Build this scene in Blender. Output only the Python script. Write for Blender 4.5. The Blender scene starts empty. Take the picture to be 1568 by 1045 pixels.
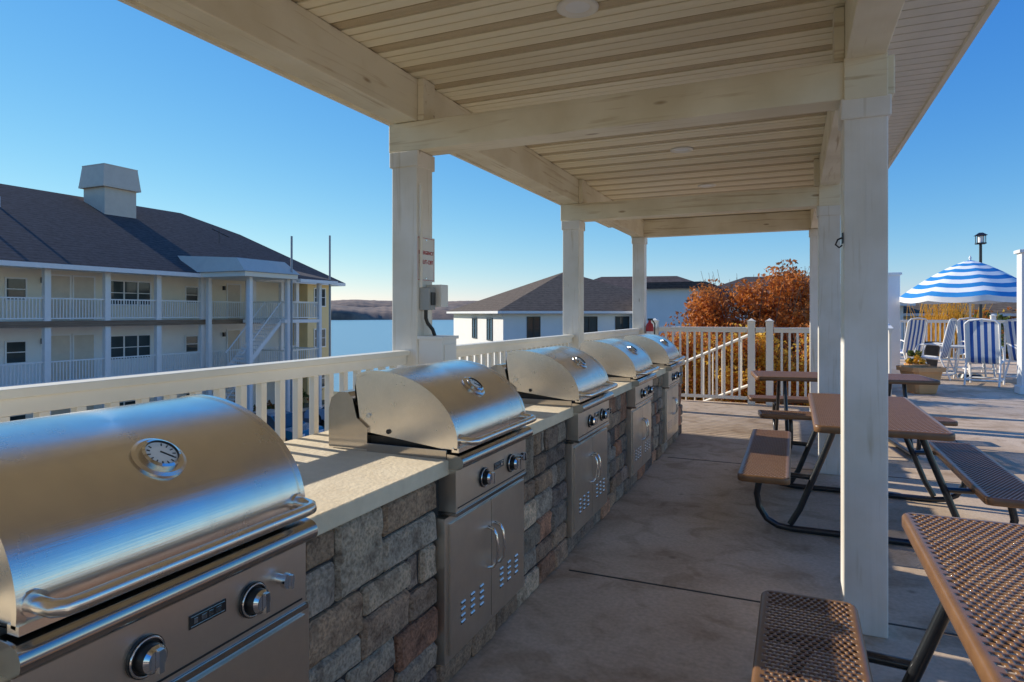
import bpy, math, random
from math import sin, cos, pi, radians
from mathutils import Vector, Matrix, noise
random.seed(7)
S = bpy.context.scene
S.view_settings.view_transform = 'Standard'
S.view_settings.look = 'None'
S.view_settings.exposure = 0
COL = S.collection

# ------------------------------------------------------------ materials
def newmat(name):
    m = bpy.data.materials.new(name); m.use_nodes = True
    nt = m.node_tree
    for n in list(nt.nodes): nt.nodes.remove(n)
    out = nt.nodes.new('ShaderNodeOutputMaterial')
    b = nt.nodes.new('ShaderNodeBsdfPrincipled')
    nt.links.new(b.outputs[0], out.inputs[0])
    return m, nt, b
def N(nt, t, **kw):
    n = nt.nodes.new(t)
    for k, v in kw.items(): setattr(n, k, v)
    return n
def ramp(nt, stops):
    r = N(nt, 'ShaderNodeValToRGB')
    e = r.color_ramp.elements
    while len(e) > 1: e.remove(e[-1])
    e[0].position = stops[0][0]; e[0].color = stops[0][1]
    for p, c in stops[1:]:
        x = e.new(p); x.color = c
    return r
def c4(c): return (c[0], c[1], c[2], 1)
def pmat(name, c1, c2=None, scale=5, rough=.6, metal=0, bump=0, bscale=30, stretch=(1,1,1), detail=5, coat=0, rvar=0, bstretch=None):
    m, nt, b = newmat(name)
    L = nt.links
    tc = N(nt, 'ShaderNodeTexCoord')
    mp = N(nt, 'ShaderNodeMapping'); mp.inputs['Scale'].default_value = stretch
    L.new(tc.outputs['Object'], mp.inputs[0])
    if c2 is None: c2 = tuple(x*.88 for x in c1)
    n = N(nt, 'ShaderNodeTexNoise'); n.inputs['Scale'].default_value = scale; n.inputs['Detail'].default_value = detail
    n.inputs['Roughness'].default_value = .6
    L.new(mp.outputs[0], n.inputs['Vector'])
    r = ramp(nt, [(.3, c4(c1)), (.7, c4(c2))])
    L.new(n.outputs[0], r.inputs[0]); L.new(r.outputs[0], b.inputs['Base Color'])
    b.inputs['Roughness'].default_value = rough
    b.inputs['Metallic'].default_value = metal
    if coat: b.inputs['Coat Weight'].default_value = coat
    if rvar:
        mr = N(nt, 'ShaderNodeMapRange'); mr.inputs['To Min'].default_value = rough-rvar; mr.inputs['To Max'].default_value = rough+rvar
        L.new(n.outputs[0], mr.inputs[0]); L.new(mr.outputs[0], b.inputs['Roughness'])
    if bump:
        mp2 = N(nt, 'ShaderNodeMapping'); mp2.inputs['Scale'].default_value = bstretch or stretch
        L.new(tc.outputs['Object'], mp2.inputs[0])
        n2 = N(nt, 'ShaderNodeTexNoise'); n2.inputs['Scale'].default_value = bscale; n2.inputs['Detail'].default_value = 6
        L.new(mp2.outputs[0], n2.inputs['Vector'])
        bp = N(nt, 'ShaderNodeBump'); bp.inputs['Strength'].default_value = bump; bp.inputs['Distance'].default_value = .01
        L.new(n2.outputs[0], bp.inputs['Height']); L.new(bp.outputs[0], b.inputs['Normal'])
    return m

def paint_wood(name, base, dark, axis):
    m, nt, b = newmat(name); L = nt.links
    tc = N(nt, 'ShaderNodeTexCoord')
    st = [14, 14, 14]; st[axis] = .7
    mp = N(nt, 'ShaderNodeMapping'); mp.inputs['Scale'].default_value = st
    L.new(tc.outputs['Object'], mp.inputs[0])
    g = N(nt, 'ShaderNodeTexNoise'); g.inputs['Scale'].default_value = 2.2; g.inputs['Detail'].default_value = 8; g.inputs['Distortion'].default_value = .6
    L.new(mp.outputs[0], g.inputs['Vector'])
    r = ramp(nt, [(.25, c4(dark)), (.42, c4(base)), (.62, c4(base)), (.8, c4([x*.93 for x in base]))])
    L.new(g.outputs[0], r.inputs[0])
    st2 = [7, 7, 7]; st2[axis] = 2.0
    mp2 = N(nt, 'ShaderNodeMapping'); mp2.inputs['Scale'].default_value = st2
    L.new(tc.outputs['Object'], mp2.inputs[0])
    v = N(nt, 'ShaderNodeTexVoronoi'); v.inputs['Scale'].default_value = 1.0
    L.new(mp2.outputs[0], v.inputs['Vector'])
    kr = ramp(nt, [(.05, (.38, .27, .15, 1)), (.10, (1, 1, 1, 1))])
    L.new(v.outputs['Distance'], kr.inputs[0])
    mx = N(nt, 'ShaderNodeMixRGB', blend_type='MULTIPLY'); mx.inputs[0].default_value = .75
    L.new(r.outputs[0], mx.inputs[1]); L.new(kr.outputs[0], mx.inputs[2])
    gr = N(nt, 'ShaderNodeTexNoise'); gr.inputs['Scale'].default_value = 2.3; gr.inputs['Detail'].default_value = 7
    L.new(tc.outputs['Object'], gr.inputs['Vector'])
    grr = ramp(nt, [(.35, (.86, .83, .77, 1)), (.6, (1, 1, 1, 1))]); L.new(gr.outputs[0], grr.inputs[0])
    mx2 = N(nt, 'ShaderNodeMixRGB', blend_type='MULTIPLY'); mx2.inputs[0].default_value = 1
    L.new(mx.outputs[0], mx2.inputs[1]); L.new(grr.outputs[0], mx2.inputs[2])
    L.new(mx2.outputs[0], b.inputs['Base Color']); b.inputs['Roughness'].default_value = .5
    bp = N(nt, 'ShaderNodeBump'); bp.inputs['Strength'].default_value = .35; bp.inputs['Distance'].default_value = .006
    L.new(g.outputs[0], bp.inputs['Height']); L.new(bp.outputs[0], b.inputs['Normal'])
    return m

M = {}
M['postw'] = paint_wood('post_paint', (.93, .89, .83), (.72, .65, .53), 2)
M['beamY'] = paint_wood('beam_paint_long', (.94, .86, .67), (.62, .49, .29), 1)
M['beamX'] = paint_wood('beam_paint_cross', (.94, .86, .67), (.64, .51, .31), 0)
M['soffit'] = pmat('soffit_vinyl', (.95, .86, .64), (.90, .79, .55), 3, .45, stretch=(.6, 6, 1))
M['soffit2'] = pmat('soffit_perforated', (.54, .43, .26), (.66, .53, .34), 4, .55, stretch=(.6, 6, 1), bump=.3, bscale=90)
M['soffitR'] = pmat('soffit_outer', (.90, .86, .78), (.82, .78, .69), 4, .5)
M['fascia'] = pmat('fascia_paint', (.88, .82, .70), (.82, .76, .62), 5, .45)
M['rail'] = pmat('rail_vinyl', (.92, .87, .77), (.87, .81, .70), 6, .4)
M['white'] = pmat('white_paint', (.89, .87, .83), (.83, .81, .78), 4, .5)
M['black'] = pmat('black_plastic', (.015, .015, .016), (.03, .03, .03), 10, .35)
M['darksteel'] = pmat('black_tube', (.012, .014, .018), (.02, .022, .026), 10, .28, coat=.4)
M['brown'] = pmat('brown_plastisol', (.19, .092, .040), (.24, .122, .054), 14, .34, coat=.12)
M['chrome'] = pmat('chrome', (.8, .8, .8), (.74, .74, .74), 5, .08, metal=1)
M['glass'] = pmat('window_glass', (.035, .05, .055), (.06, .08, .085), .6, .06)
M['red'] = pmat('red_ink', (.55, .03, .03), (.5, .04, .04), 5, .5)
M['greybox'] = pmat('grey_enamel', (.34, .35, .35), (.40, .40, .39), 8, .45)

def steel(name, c, rough, stretch, strength=.12):
    m, nt, b = newmat(name); L = nt.links
    tc = N(nt, 'ShaderNodeTexCoord'); mp = N(nt, 'ShaderNodeMapping'); mp.inputs['Scale'].default_value = stretch
    L.new(tc.outputs['Object'], mp.inputs[0])
    n = N(nt, 'ShaderNodeTexNoise'); n.inputs['Scale'].default_value = 6; n.inputs['Detail'].default_value = 6
    L.new(mp.outputs[0], n.inputs['Vector'])
    n2 = N(nt, 'ShaderNodeTexNoise'); n2.inputs['Scale'].default_value = 5; n2.inputs['Detail'].default_value = 8; n2.inputs['Roughness'].default_value = .65
    L.new(tc.outputs['Object'], n2.inputs['Vector'])
    r = ramp(nt, [(.3, c4(c)), (.75, c4([x*.82 for x in c]))]); L.new(n2.outputs[0], r.inputs[0])
    L.new(r.outputs[0], b.inputs['Base Color']); b.inputs['Metallic'].default_value = 1
    mr = N(nt, 'ShaderNodeMapRange'); mr.inputs['To Min'].default_value = rough-.10; mr.inputs['To Max'].default_value = rough+.14
    L.new(n2.outputs[0], mr.inputs[0]); L.new(mr.outputs[0], b.inputs['Roughness'])
    b.inputs['Anisotropic'].default_value = .5
    bp = N(nt, 'ShaderNodeBump'); bp.inputs['Strength'].default_value = strength; bp.inputs['Distance'].default_value = .002
    L.new(n.outputs[0], bp.inputs['Height']); L.new(bp.outputs[0], b.inputs['Normal'])
    return m
M['steel'] = steel('brushed_stainless', (.95, .90, .83), .23, (60, 1.0, 60))
M['steelv'] = steel('stainless_door', (.82, .77, .70), .32, (60, 60, 1.0))
M['steeld'] = steel('stainless_bullnose', (.54, .51, .48), .15, (60, 1, 60), .05)

def shingle(name, a, b_):
    m, nt, b = newmat(name); L = nt.links
    tc = N(nt, 'ShaderNodeTexCoord')
    br = N(nt, 'ShaderNodeTexNoise'); br.inputs['Scale'].default_value = 3.5; br.inputs['Detail'].default_value = 6; br.inputs['Roughness'].default_value = .75
    mp = N(nt, 'ShaderNodeMapping'); mp.inputs['Scale'].default_value = (1, 1, 3)
    L.new(tc.outputs['Object'], mp.inputs[0]); L.new(mp.outputs[0], br.inputs['Vector'])
    r = ramp(nt, [(.3, c4(a)), (.7, c4(b_))]); L.new(br.outputs[0], r.inputs[0])
    w = N(nt, 'ShaderNodeTexWave', wave_type='BANDS', bands_direction='Z'); w.inputs['Scale'].default_value = 2.2; w.inputs['Distortion'].default_value = .3
    L.new(tc.outputs['Object'], w.inputs['Vector'])
    wr = ramp(nt, [(0, (.6, .6, .6, 1)), (.3, (1, 1, 1, 1))]); L.new(w.outputs[0], wr.inputs[0])
    mx = N(nt, 'ShaderNodeMixRGB', blend_type='MULTIPLY'); mx.inputs[0].default_value = .7
    L.new(r.outputs[0], mx.inputs[1]); L.new(wr.outputs[0], mx.inputs[2]); L.new(mx.outputs[0], b.inputs['Base Color'])
    b.inputs['Roughness'].default_value = .95; b.inputs['Specular IOR Level'].default_value = .2
    return m
M['shingle'] = shingle('asphalt_shingle', (.060, .045, .041), (.16, .122, .108))
M['shingle2'] = shingle('asphalt_shingle_brown', (.08, .058, .042), (.21, .16, .115))

def concrete(name, tint=1.0):
    m, nt, b = newmat(name); L = nt.links
    tc = N(nt, 'ShaderNodeTexCoord')
    n1 = N(nt, 'ShaderNodeTexNoise'); n1.inputs['Scale'].default_value = .9; n1.inputs['Detail'].default_value = 9; n1.inputs['Roughness'].default_value = .65; n1.inputs['Distortion'].default_value = .4
    L.new(tc.outputs['Object'], n1.inputs['Vector'])
    def q(c): return c4([x*tint for x in c])
    r1 = ramp(nt, [(.32, q((.46, .32, .20))), (.5, q((.64, .48, .33))), (.7, q((.73, .58, .43)))]); L.new(n1.outputs[0], r1.inputs[0])
    n2 = N(nt, 'ShaderNodeTexNoise'); n2.inputs['Scale'].default_value = 45; n2.inputs['Detail'].default_value = 4
    L.new(tc.outputs['Object'], n2.inputs['Vector'])
    r2 = ramp(nt, [(.3, (.8, .8, .8, 1)), (.65, (1.04, 1.04, 1.04, 1))]); L.new(n2.outputs[0], r2.inputs[0])
    mx = N(nt, 'ShaderNodeMixRGB', blend_type='MULTIPLY'); mx.inputs[0].default_value = .8
    L.new(r1.outputs[0], mx.inputs[1]); L.new(r2.outputs[0], mx.inputs[2])
    v = N(nt, 'ShaderNodeTexVoronoi'); v.inputs['Scale'].default_value = 2.3; v.inputs['Randomness'].default_value = 1
    L.new(tc.outputs['Object'], v.inputs['Vector'])
    vr = ramp(nt, [(.02, (.5, .47, .43, 1)), (.07, (1, 1, 1, 1))]); L.new(v.outputs['Distance'], vr.inputs[0])
    mx2 = N(nt, 'ShaderNodeMixRGB', blend_type='MULTIPLY'); mx2.inputs[0].default_value = .7
    L.new(mx.outputs[0], mx2.inputs[1]); L.new(vr.outputs[0], mx2.inputs[2])
    n4 = N(nt, 'ShaderNodeTexNoise'); n4.inputs['Scale'].default_value = 3.6; n4.inputs['Detail'].default_value = 8; n4.inputs['Distortion'].default_value = 1.2
    L.new(tc.outputs['Object'], n4.inputs['Vector'])
    r4 = ramp(nt, [(.34, (.72, .67, .61, 1)), (.5, (1, 1, 1, 1))]); L.new(n4.outputs[0], r4.inputs[0])
    mx3 = N(nt, 'ShaderNodeMixRGB', blend_type='MULTIPLY'); mx3.inputs[0].default_value = .8
    L.new(mx2.outputs[0], mx3.inputs[1]); L.new(r4.outputs[0], mx3.inputs[2])
    L.new(mx3.outputs[0], b.inputs['Base Color']); b.inputs['Roughness'].default_value = .8; b.inputs['Specular IOR Level'].default_value = .3
    bp = N(nt, 'ShaderNodeBump'); bp.inputs['Strength'].default_value = .3; bp.inputs['Distance'].default_value = .004
    L.new(n2.outputs[0], bp.inputs['Height']); L.new(bp.outputs[0], b.inputs['Normal'])
    return m
M['concrete'] = concrete('concrete_slab'); M['concrete_lit'] = concrete('concrete_pool_deck_lit', 1.12)  # pool deck copy is lightened, sunlit brightness put into its colour
M['joint'] = pmat('joint_filler', (.06, .05, .04), (.09, .075, .06), 20, .9)
M['counter'] = pmat('counter_concrete', (.88, .75, .55), (.74, .61, .43), 6, .75, bump=.4, bscale=60)
def stone():
    m, nt, b = newmat('tumbled_stone'); L = nt.links
    at = N(nt, 'ShaderNodeVertexColor'); at.layer_name = 'Col'
    tc = N(nt, 'ShaderNodeTexCoord')
    n = N(nt, 'ShaderNodeTexNoise'); n.inputs['Scale'].default_value = 11; n.inputs['Detail'].default_value = 9; n.inputs['Roughness'].default_value = .7
    L.new(tc.outputs['Object'], n.inputs['Vector'])
    r = ramp(nt, [(.3, (.42, .37, .34, 1)), (.5, (1, 1, 1, 1)), (.7, (1.4, 1.33, 1.25, 1))]); L.new(n.outputs[0], r.inputs[0])
    mx = N(nt, 'ShaderNodeMixRGB', blend_type='MULTIPLY'); mx.inputs[0].default_value = 1
    L.new(at.outputs[0], mx.inputs[1]); L.new(r.outputs[0], mx.inputs[2])
    n3 = N(nt, 'ShaderNodeTexNoise'); n3.inputs['Scale'].default_value = 90; n3.inputs['Detail'].default_value = 3
    L.new(tc.outputs['Object'], n3.inputs['Vector'])
    r3 = ramp(nt, [(.35, (.6, .58, .55, 1)), (.5, (1, 1, 1, 1)), (.68, (1.3, 1.3, 1.3, 1))]); L.new(n3.outputs[0], r3.inputs[0])
    mx3 = N(nt, 'ShaderNodeMixRGB', blend_type='MULTIPLY'); mx3.inputs[0].default_value = .8
    L.new(mx.outputs[0], mx3.inputs[1]); L.new(r3.outputs[0], mx3.inputs[2])
    L.new(mx3.outputs[0], b.inputs['Base Color']); b.inputs['Roughness'].default_value = .9
    ad = N(nt, 'ShaderNodeMath', operation='MULTIPLY_ADD'); ad.inputs[1].default_value = .35
    L.new(n3.outputs[0], ad.inputs[0]); L.new(n.outputs[0], ad.inputs[2])
    bp = N(nt, 'ShaderNodeBump'); bp.inputs['Strength'].default_value = 1; bp.inputs['Distance'].default_value = .025
    L.new(ad.outputs[0], bp.inputs['Height']); L.new(bp.outputs[0], b.inputs['Normal'])
    return m
M['stone'] = stone()
M['mortar'] = pmat('mortar', (.07, .055, .045), (.04, .033, .028), 20, .95)
M['stucco'] = pmat('stucco_cream', (.91, .83, .67), (.85, .77, .62), 1.2, .85)
M['stuccolit'] = pmat('stucco_warm_lit', (.90, .68, .34), (.84, .63, .31), 1.2, .85)  # end wall stucco, yellow of warm bounced sunlight put into its colour
M['stuccow'] = pmat('stucco_white', (.91, .88, .82), (.86, .83, .77), 1.2, .85)
M['doorp'] = pmat('door_paint', (.72, .62, .49), (.66, .56, .44), 3, .6)
M['woodedge'] = pmat('slab_edge_wood', (.16, .10, .06), (.3, .22, .15), 4, .8, stretch=(1, .3, 6))
M['terra'] = pmat('terracotta_pot', (.74, .40, .17), (.66, .34, .14), 6, .7)
M['soil'] = pmat('soil', (.05, .035, .02), (.08, .055, .035), 20, .95)
M['mulch'] = pmat('leaf_litter_bed', (.34, .22, .08), (.20, .12, .05), 9, .95, bump=.6, bscale=30)
M['blue'] = pmat('blue_fabric', (.015, .22, .54), (.02, .25, .59), 8, .7)
M['blued'] = pmat('blue_sling', (.02, .10, .38), (.03, .12, .44), 8, .6)
M['fabw'] = pmat('white_fabric', (.88, .88, .87), (.84, .84, .83), 8, .7)
M['carp'] = pmat('car_paint_teal', (.03, .16, .20), (.03, .16, .2), 2, .2, coat=.6)
M['carp2'] = pmat('car_paint_silver', (.45, .47, .5), (.45, .47, .5), 2, .25, coat=.6)
M['bark'] = pmat('bark', (.10, .07, .05), (.16, .12, .09), 12, .9)
M['grass'] = pmat('grass_ground', (.10, .11, .04), (.17, .14, .07), .15, .95, detail=9)
M['asphalt'] = pmat('asphalt', (.05, .05, .052), (.075, .073, .07), 3, .9)
M['hill'] = pmat('hill_woods', (.10, .085, .08), (.32, .21, .14), .05, .95, detail=12)
def leafm(name, a, b_):
    m = pmat(name, a, b_, 3, .6); nt = m.node_tree
    b = [n for n in nt.nodes if n.type == 'BSDF_PRINCIPLED'][0]
    tr = N(nt, 'ShaderNodeBsdfTranslucent'); mx = N(nt, 'ShaderNodeMixShader'); mx.inputs[0].default_value = .42
    out = [n for n in nt.nodes if n.type == 'OUTPUT_MATERIAL'][0]
    src = b.inputs['Base Color'].links[0].from_socket
    nt.links.new(src, tr.inputs[0]); nt.links.new(b.outputs[0], mx.inputs[1]); nt.links.new(tr.outputs[0], mx.inputs[2])
    nt.links.new(mx.outputs[0], out.inputs[0]); return m
M['leafo'] = leafm('leaf_rust', (.72, .25, .045), (.52, .17, .035))
M['leafo2'] = leafm('leaf_brown', (.44, .17, .045), (.30, .11, .035))
M['leafy'] = leafm('leaf_gold', (.94, .64, .10), (.84, .50, .06))
M['leafg'] = leafm('leaf_green', (.10, .14, .03), (.15, .19, .05))
def water():
    m, nt, b = newmat('lake_water'); L = nt.links
    tc = N(nt, 'ShaderNodeTexCoord')
    n = N(nt, 'ShaderNodeTexNoise'); n.inputs['Scale'].default_value = .9; n.inputs['Detail'].default_value = 6
    L.new(tc.outputs['Object'], n.inputs['Vector'])
    b.inputs['Base Color'].default_value = (.22, .38, .41, 1); b.inputs['Roughness'].default_value = .3
    bp = N(nt, 'ShaderNodeBump'); bp.inputs['Strength'].default_value = .6; bp.inputs['Distance'].default_value = .3
    L.new(n.outputs[0], bp.inputs['Height']); L.new(bp.outputs[0], b.inputs['Normal'])
    return m
M['water'] = water()

# ------------------------------------------------------------ mesh builder
class MB:
    def __init__(s):
        s.v = []; s.f = []; s.m = []; s.s = []; s.mats = []; s.T = Matrix.Identity(4); s.cols = []
    def mi(s, k):
        if k not in s.mats: s.mats.append(k)
        return s.mats.index(k)
    def add(s, vs, fs, k, smooth=False, col=None):
        o = len(s.v); i = s.mi(k)
        for p in vs: s.v.append(tuple(s.T @ Vector(p)))
        for f in fs:
            s.f.append([o+a for a in f]); s.m.append(i); s.s.append(smooth); s.cols.append(col)
    def box(s, x0, x1, y0, y1, z0, z1, k, col=None):
        if x0 > x1: x0, x1 = x1, x0
        if y0 > y1: y0, y1 = y1, y0
        vs = [(x0,y0,z0),(x1,y0,z0),(x1,y1,z0),(x0,y1,z0),(x0,y0,z1),(x1,y0,z1),(x1,y1,z1),(x0,y1,z1)]
        s.add(vs, [(0,3,2,1),(4,5,6,7),(0,1,5,4),(1,2,6,5),(2,3,7,6),(3,0,4,7)], k, col=col)
    def prismY(s, prof, y0, y1, k, smooth=False, caps=True, kcap=None):
        n = len(prof)
        vs = [(x, y0, z) for x, z in prof]+[(x, y1, z) for x, z in prof]
        s.add(vs, [(i, (i+1) % n, n+(i+1) % n, n+i) for i in range(n)], k, smooth)
        if caps:
            s.add([(x, y0, z) for x, z in prof], [tuple(range(n))], kcap or k)
            s.add([(x, y1, z) for x, z in prof], [tuple(reversed(range(n)))], kcap or k)
    def stripY(s, prof, y0, y1, k, smooth=True):
        n = len(prof)
        vs = [(x, y0, z) for x, z in prof]+[(x, y1, z) for x, z in prof]
        s.add(vs, [(i, i+1, n+i+1, n+i) for i in range(n-1)], k, smooth)
    def tube(s, path, r, k, n=10, closed=False, caps=True):
        P = [Vector(p) for p in path]; L = len(P); rings = []
        up = None
        for i, p in enumerate(P):
            if closed: t = (P[(i+1) % L]-P[i-1]).normalized()
            else: t = (P[min(i+1, L-1)]-P[max(i-1, 0)]).normalized()
            if up is None:
                a = Vector((0,0,1)) if abs(t.z) < .9 else Vector((1,0,0))
                u = t.cross(a).normalized()
            else:
                u = (up - t*up.dot(t)).normalized()
            up = u; w = t.cross(u)
            rr = r[i] if isinstance(r, (list, tuple)) else r
            rings.append([p+u*cos(2*pi*j/n)*rr+w*sin(2*pi*j/n)*rr for j in range(n)])
        vs = [q for R in rings for q in R]; fs = []
        for i in range(L if closed else L-1):
            a = i*n; b = ((i+1) % L)*n
            for j in range(n): fs.append((a+j, a+(j+1) % n, b+(j+1) % n, b+j))
        s.add(vs, fs, k, True)
        if caps and not closed:
            s.add(rings[0], [tuple(range(n))], k); s.add(rings[-1], [tuple(reversed(range(n)))], k)
    def cyl(s, p0, p1, r, k, n=16, r2=None): s.tube([p0, p1], [r, r if r2 is None else r2], k, n)
    def ring(s, pts_rings, k, smooth=True, close=True):
        n = len(pts_rings[0]); vs = [p for R in pts_rings for p in R]; fs = []
        for i in range(len(pts_rings)-1):
            for j in range(n if close else n-1):
                fs.append((i*n+j, i*n+(j+1) % n, (i+1)*n+(j+1) % n, (i+1)*n+j))
        s.add(vs, fs, k, smooth)
    def mesh(s, name):
        me = bpy.data.meshes.new(name)
        me.from_pydata(s.v, [], s.f)
        for k in s.mats: me.materials.append(M[k] if isinstance(k, str) else k)
        me.polygons.foreach_set('material_index', s.m)
        me.polygons.foreach_set('use_smooth', s.s)
        if any(c is not None for c in s.cols):
            ca = me.color_attributes.new('Col', 'FLOAT_COLOR', 'CORNER')
            arr = []
            for p, c in zip(me.polygons, s.cols):
                c = c or (.3, .3, .3)
                arr.extend([c[0], c[1], c[2], 1.0]*p.loop_total)
            ca.data.foreach_set('color', arr)
        me.update()
        return me
    def obj(s, name, parent=None, bevel=0, loc=None, segs=2):
        o = bpy.data.objects.new(name, s.mesh(name)); COL.objects.link(o)
        if parent: o.parent = parent
        if loc: o.location = loc
        if bevel: addbevel(o, bevel, segs)
        return o
def addbevel(o, w, segs=2):
    b = o.modifiers.new('bevel', 'BEVEL'); b.width = w; b.segments = segs; b.limit_method = 'ANGLE'; b.angle_limit = radians(40)
def empty(name, loc=(0,0,0)):
    e = bpy.data.objects.new(name, None); COL.objects.link(e); e.location = loc; e.empty_display_size = .2; return e

# ------------------------------------------------------------ terrain, water, hills
def axis_vals(lo, hi, c, fine):
    vals = [c]; st = fine; x = c
    while x < hi: x += st; vals.append(x); st = fine if abs(x-c) < 90 else st*1.25
    st = fine; x = c
    while x > lo: x -= st; vals.append(x); st = fine if abs(x-c) < 90 else st*1.25
    return sorted(vals)
def sm(a, b, x):
    t = max(0, min(1, (x-a)/(b-a))); return t*t*(3-2*t)
def hgt(x, y):
    ys = 46 + 70*sm(-27, -8, x)
    d = y-ys
    z = -4.5-8*sm(-6, 14, d)
    far = math.hypot(x, y)
    z += 14*sm(960, 1500, far)
    z += .25*noise.noise(Vector((x*.08, y*.08, 0)))*(1 if d > 2 or x < -60 or y < -10 else .15)
    return z
mb = MB()
xs = axis_vals(-6000, 6000, -20, 4); ys_ = axis_vals(-3000, 9000, 40, 4)
vs = [(x, y, hgt(x, y)) for y in ys_ for x in xs]; nx = len(xs)
fs = [(j*nx+i, j*nx+i+1, (j+1)*nx+i+1, (j+1)*nx+i) for j in range(len(ys_)-1) for i in range(nx-1)]
mb.add(vs, fs, 'grass', True); mb.obj('ground')
mb = MB(); mb.add([(-6000, 20, -8), (6000, 20, -8), (6000, 2500, -8), (-6000, 2500, -8)], [(0,1,2,3)], 'water'); mb.obj('lake')
mb = MB()
def ridge(dist, base, amp, seed, a0=-72, a1=66, n=900, dep=260):
    R = []
    for row, (dd, hh) in enumerate([(0, 0), (12, .40), (50, .66), (110, .86), (dep, 1.0)]):
        line = []
        for i in range(n):
            a = radians(a0+(a1-a0)*i/(n-1)); d = dist+dd+25*noise.noise(Vector((i*.03, seed, row)))
            h = base+amp*(noise.noise(Vector((i*.012, seed, 0)))+.45*noise.noise(Vector((i*.05, seed, 3))))
            h = h*hh+(1.3*noise.noise(Vector((i*.35, seed, row*3))) if row else 0)
            line.append((-sin(a)*d, cos(a)*d, -8.5+h))
        R.append(line)
    mb.ring(R, 'hill', True, close=False)
ridge(960, 22, 9, 1.3); ridge(1500, 42, 11, 4.1)
mb.obj('hills')

mb = MB(); mb.add([(-27, -10, -4.40), (-6, -10, -4.40), (-6, 36, -4.40), (-27, 36, -4.40)], [(0,1,2,3)], 'asphalt')
for i in range(12):
    y = 4+2.7*i
    mb.add([(-24, y, -4.395), (-19, y, -4.395), (-19, y+.12, -4.395), (-24, y+.12, -4.395)], [(0,1,2,3)], 'white')
mb.box(-27.3, -27.02, -10, 36, -4.6, -4.27, 'concrete')
mb.obj('parking_lot')

# deck
mb = MB()
mb.box(-2.42, 22, -9, 11.45, -5, 0, 'concrete')
mb.box(1.3, 22, 11.455, 26, -5, -0.001, 'concrete_lit')
mb.obj('concrete_deck')
mb = MB()
for y in (-2.9, .35, 3.58, 6.8, 10.0):
    mb.box(-1.2, 9, y-.007, y+.007, -.01, .0025, 'joint')
for x in (1.75, 5.2, 8.8):
    mb.box(x-.006, x+.006, -9, 11.4, -.01, .0031, 'joint')
for y in (13.5, 17.0, 20.5): mb.box(1.7, 20, y-.006, y+.006, -.01, .0025, 'joint')
mb.obj('expansion_joints')
mb = MB(); mb.box(-9, 1.29, 11.46, 20, -5, -.45, 'mulch'); mb.obj('planting_bed')

# ------------------------------------------------------------ pavilion
PW = .185
pav = empty('pavilion')
XL, XR = -2.22, .308
YP = [-6.2, -2.97, .26, 3.5, 6.77, 10.1]
posts = MB()
for i, y in enumerate(YP):
    last = (i == len(YP)-1)
    for x in (XL, XR):
        zt = 2.69 if last else 2.51
        posts.box(x-PW/2, x+PW/2, y-PW/2, y+PW/2, 0, zt-.001, 'postw')
        posts.box(x-PW/2-.012, x+PW/2+.012, y-PW/2-.012, y+PW/2+.012, zt-.10, zt-.002, 'postw')
posts.obj('posts', pav, .006)
bm_ = MB()
for y in YP[:-1]:
    bm_.box(XL-.12, XR+.12, y-.088, y+.088, 2.51, 2.69, 'beamX')
bm_.box(XL-.12, XR+.12, YP[-1]-.08, YP[-1]+.08, 2.692, 2.955, 'beamX')
bm_.obj('cross_beams', pav, .006)
bl = MB()
for x in (XL, XR):
    bl.box(x-.085, x+.085, -7, YP[-1]-.082, 2.6925, 2.955, 'beamY')
bl.obj('long_beams', pav, .006)
st = MB()
for y in YP[:-1]:
    st.box(XL+.0855, XL+.13, y-.08, y+.06, 2.6935, 2.953, 'beamX')
    st.box(XR-.13, XR-.0855, y-.08, y+.06, 2.6935, 2.953, 'beamX')
    st.box(XR-.09, XR+.09, y-.107, y-.0885, 2.50, 2.70, 'beamX')
st.obj('beam_blocks', pav, .004)
ce = MB(); y = -7.2
while y < 10.02:
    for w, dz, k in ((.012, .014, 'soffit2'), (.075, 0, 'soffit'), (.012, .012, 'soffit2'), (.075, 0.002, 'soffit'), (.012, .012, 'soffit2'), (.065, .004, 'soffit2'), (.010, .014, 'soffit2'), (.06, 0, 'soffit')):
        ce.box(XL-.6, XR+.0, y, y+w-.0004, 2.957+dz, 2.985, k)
        y += w
ce.box(XL-.6, XR, y, 10.5, 2.957, 2.985, 'soffit')
ce.obj('ceiling', pav)
so = MB(); y = -7.2
while y < 10.45:
    so.box(XR+.001, XR+.53, y, y+.088, 2.957, 2.984, 'soffitR'); so.box(XR+.001, XR+.53, y+.088, y+.1, 2.967, 2.984, 'soffit2'); y += .1
so.obj('outer_soffit', pav)
ro = MB()
x0, x1, y0, y1 = XL-.62, XR+.56, -7.3, 10.55
ro.box(x1-.03, x1, y0, y1, 2.935, 3.12, 'fascia'); ro.box(x0, x0+.03, y0, y1, 2.935, 3.12, 'fascia')
ro.box(x0+.031, x1-.031, y1-.03, y1-.001, 2.935, 3.12, 'fascia'); ro.box(x0+.031, x1-.031, y0+.001, y0+.03, 2.935, 3.12, 'fascia')
a, b = (x0+x1)/2, 3.95
e = .08
ro.add([(x0-e,y0-e,3.121),(x1+e,y0-e,3.121),(x1+e,y1+e,3.121),(x0-e,y1+e,3.121),(a,y0+1.7,b),(a,y1-1.7,b)],
       [(0,1,4),(1,2,5,4),(2,3,5),(3,0,4,5),(3,2,1,0)], 'shingle')
ro.obj('roof', pav)
li = MB()
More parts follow.
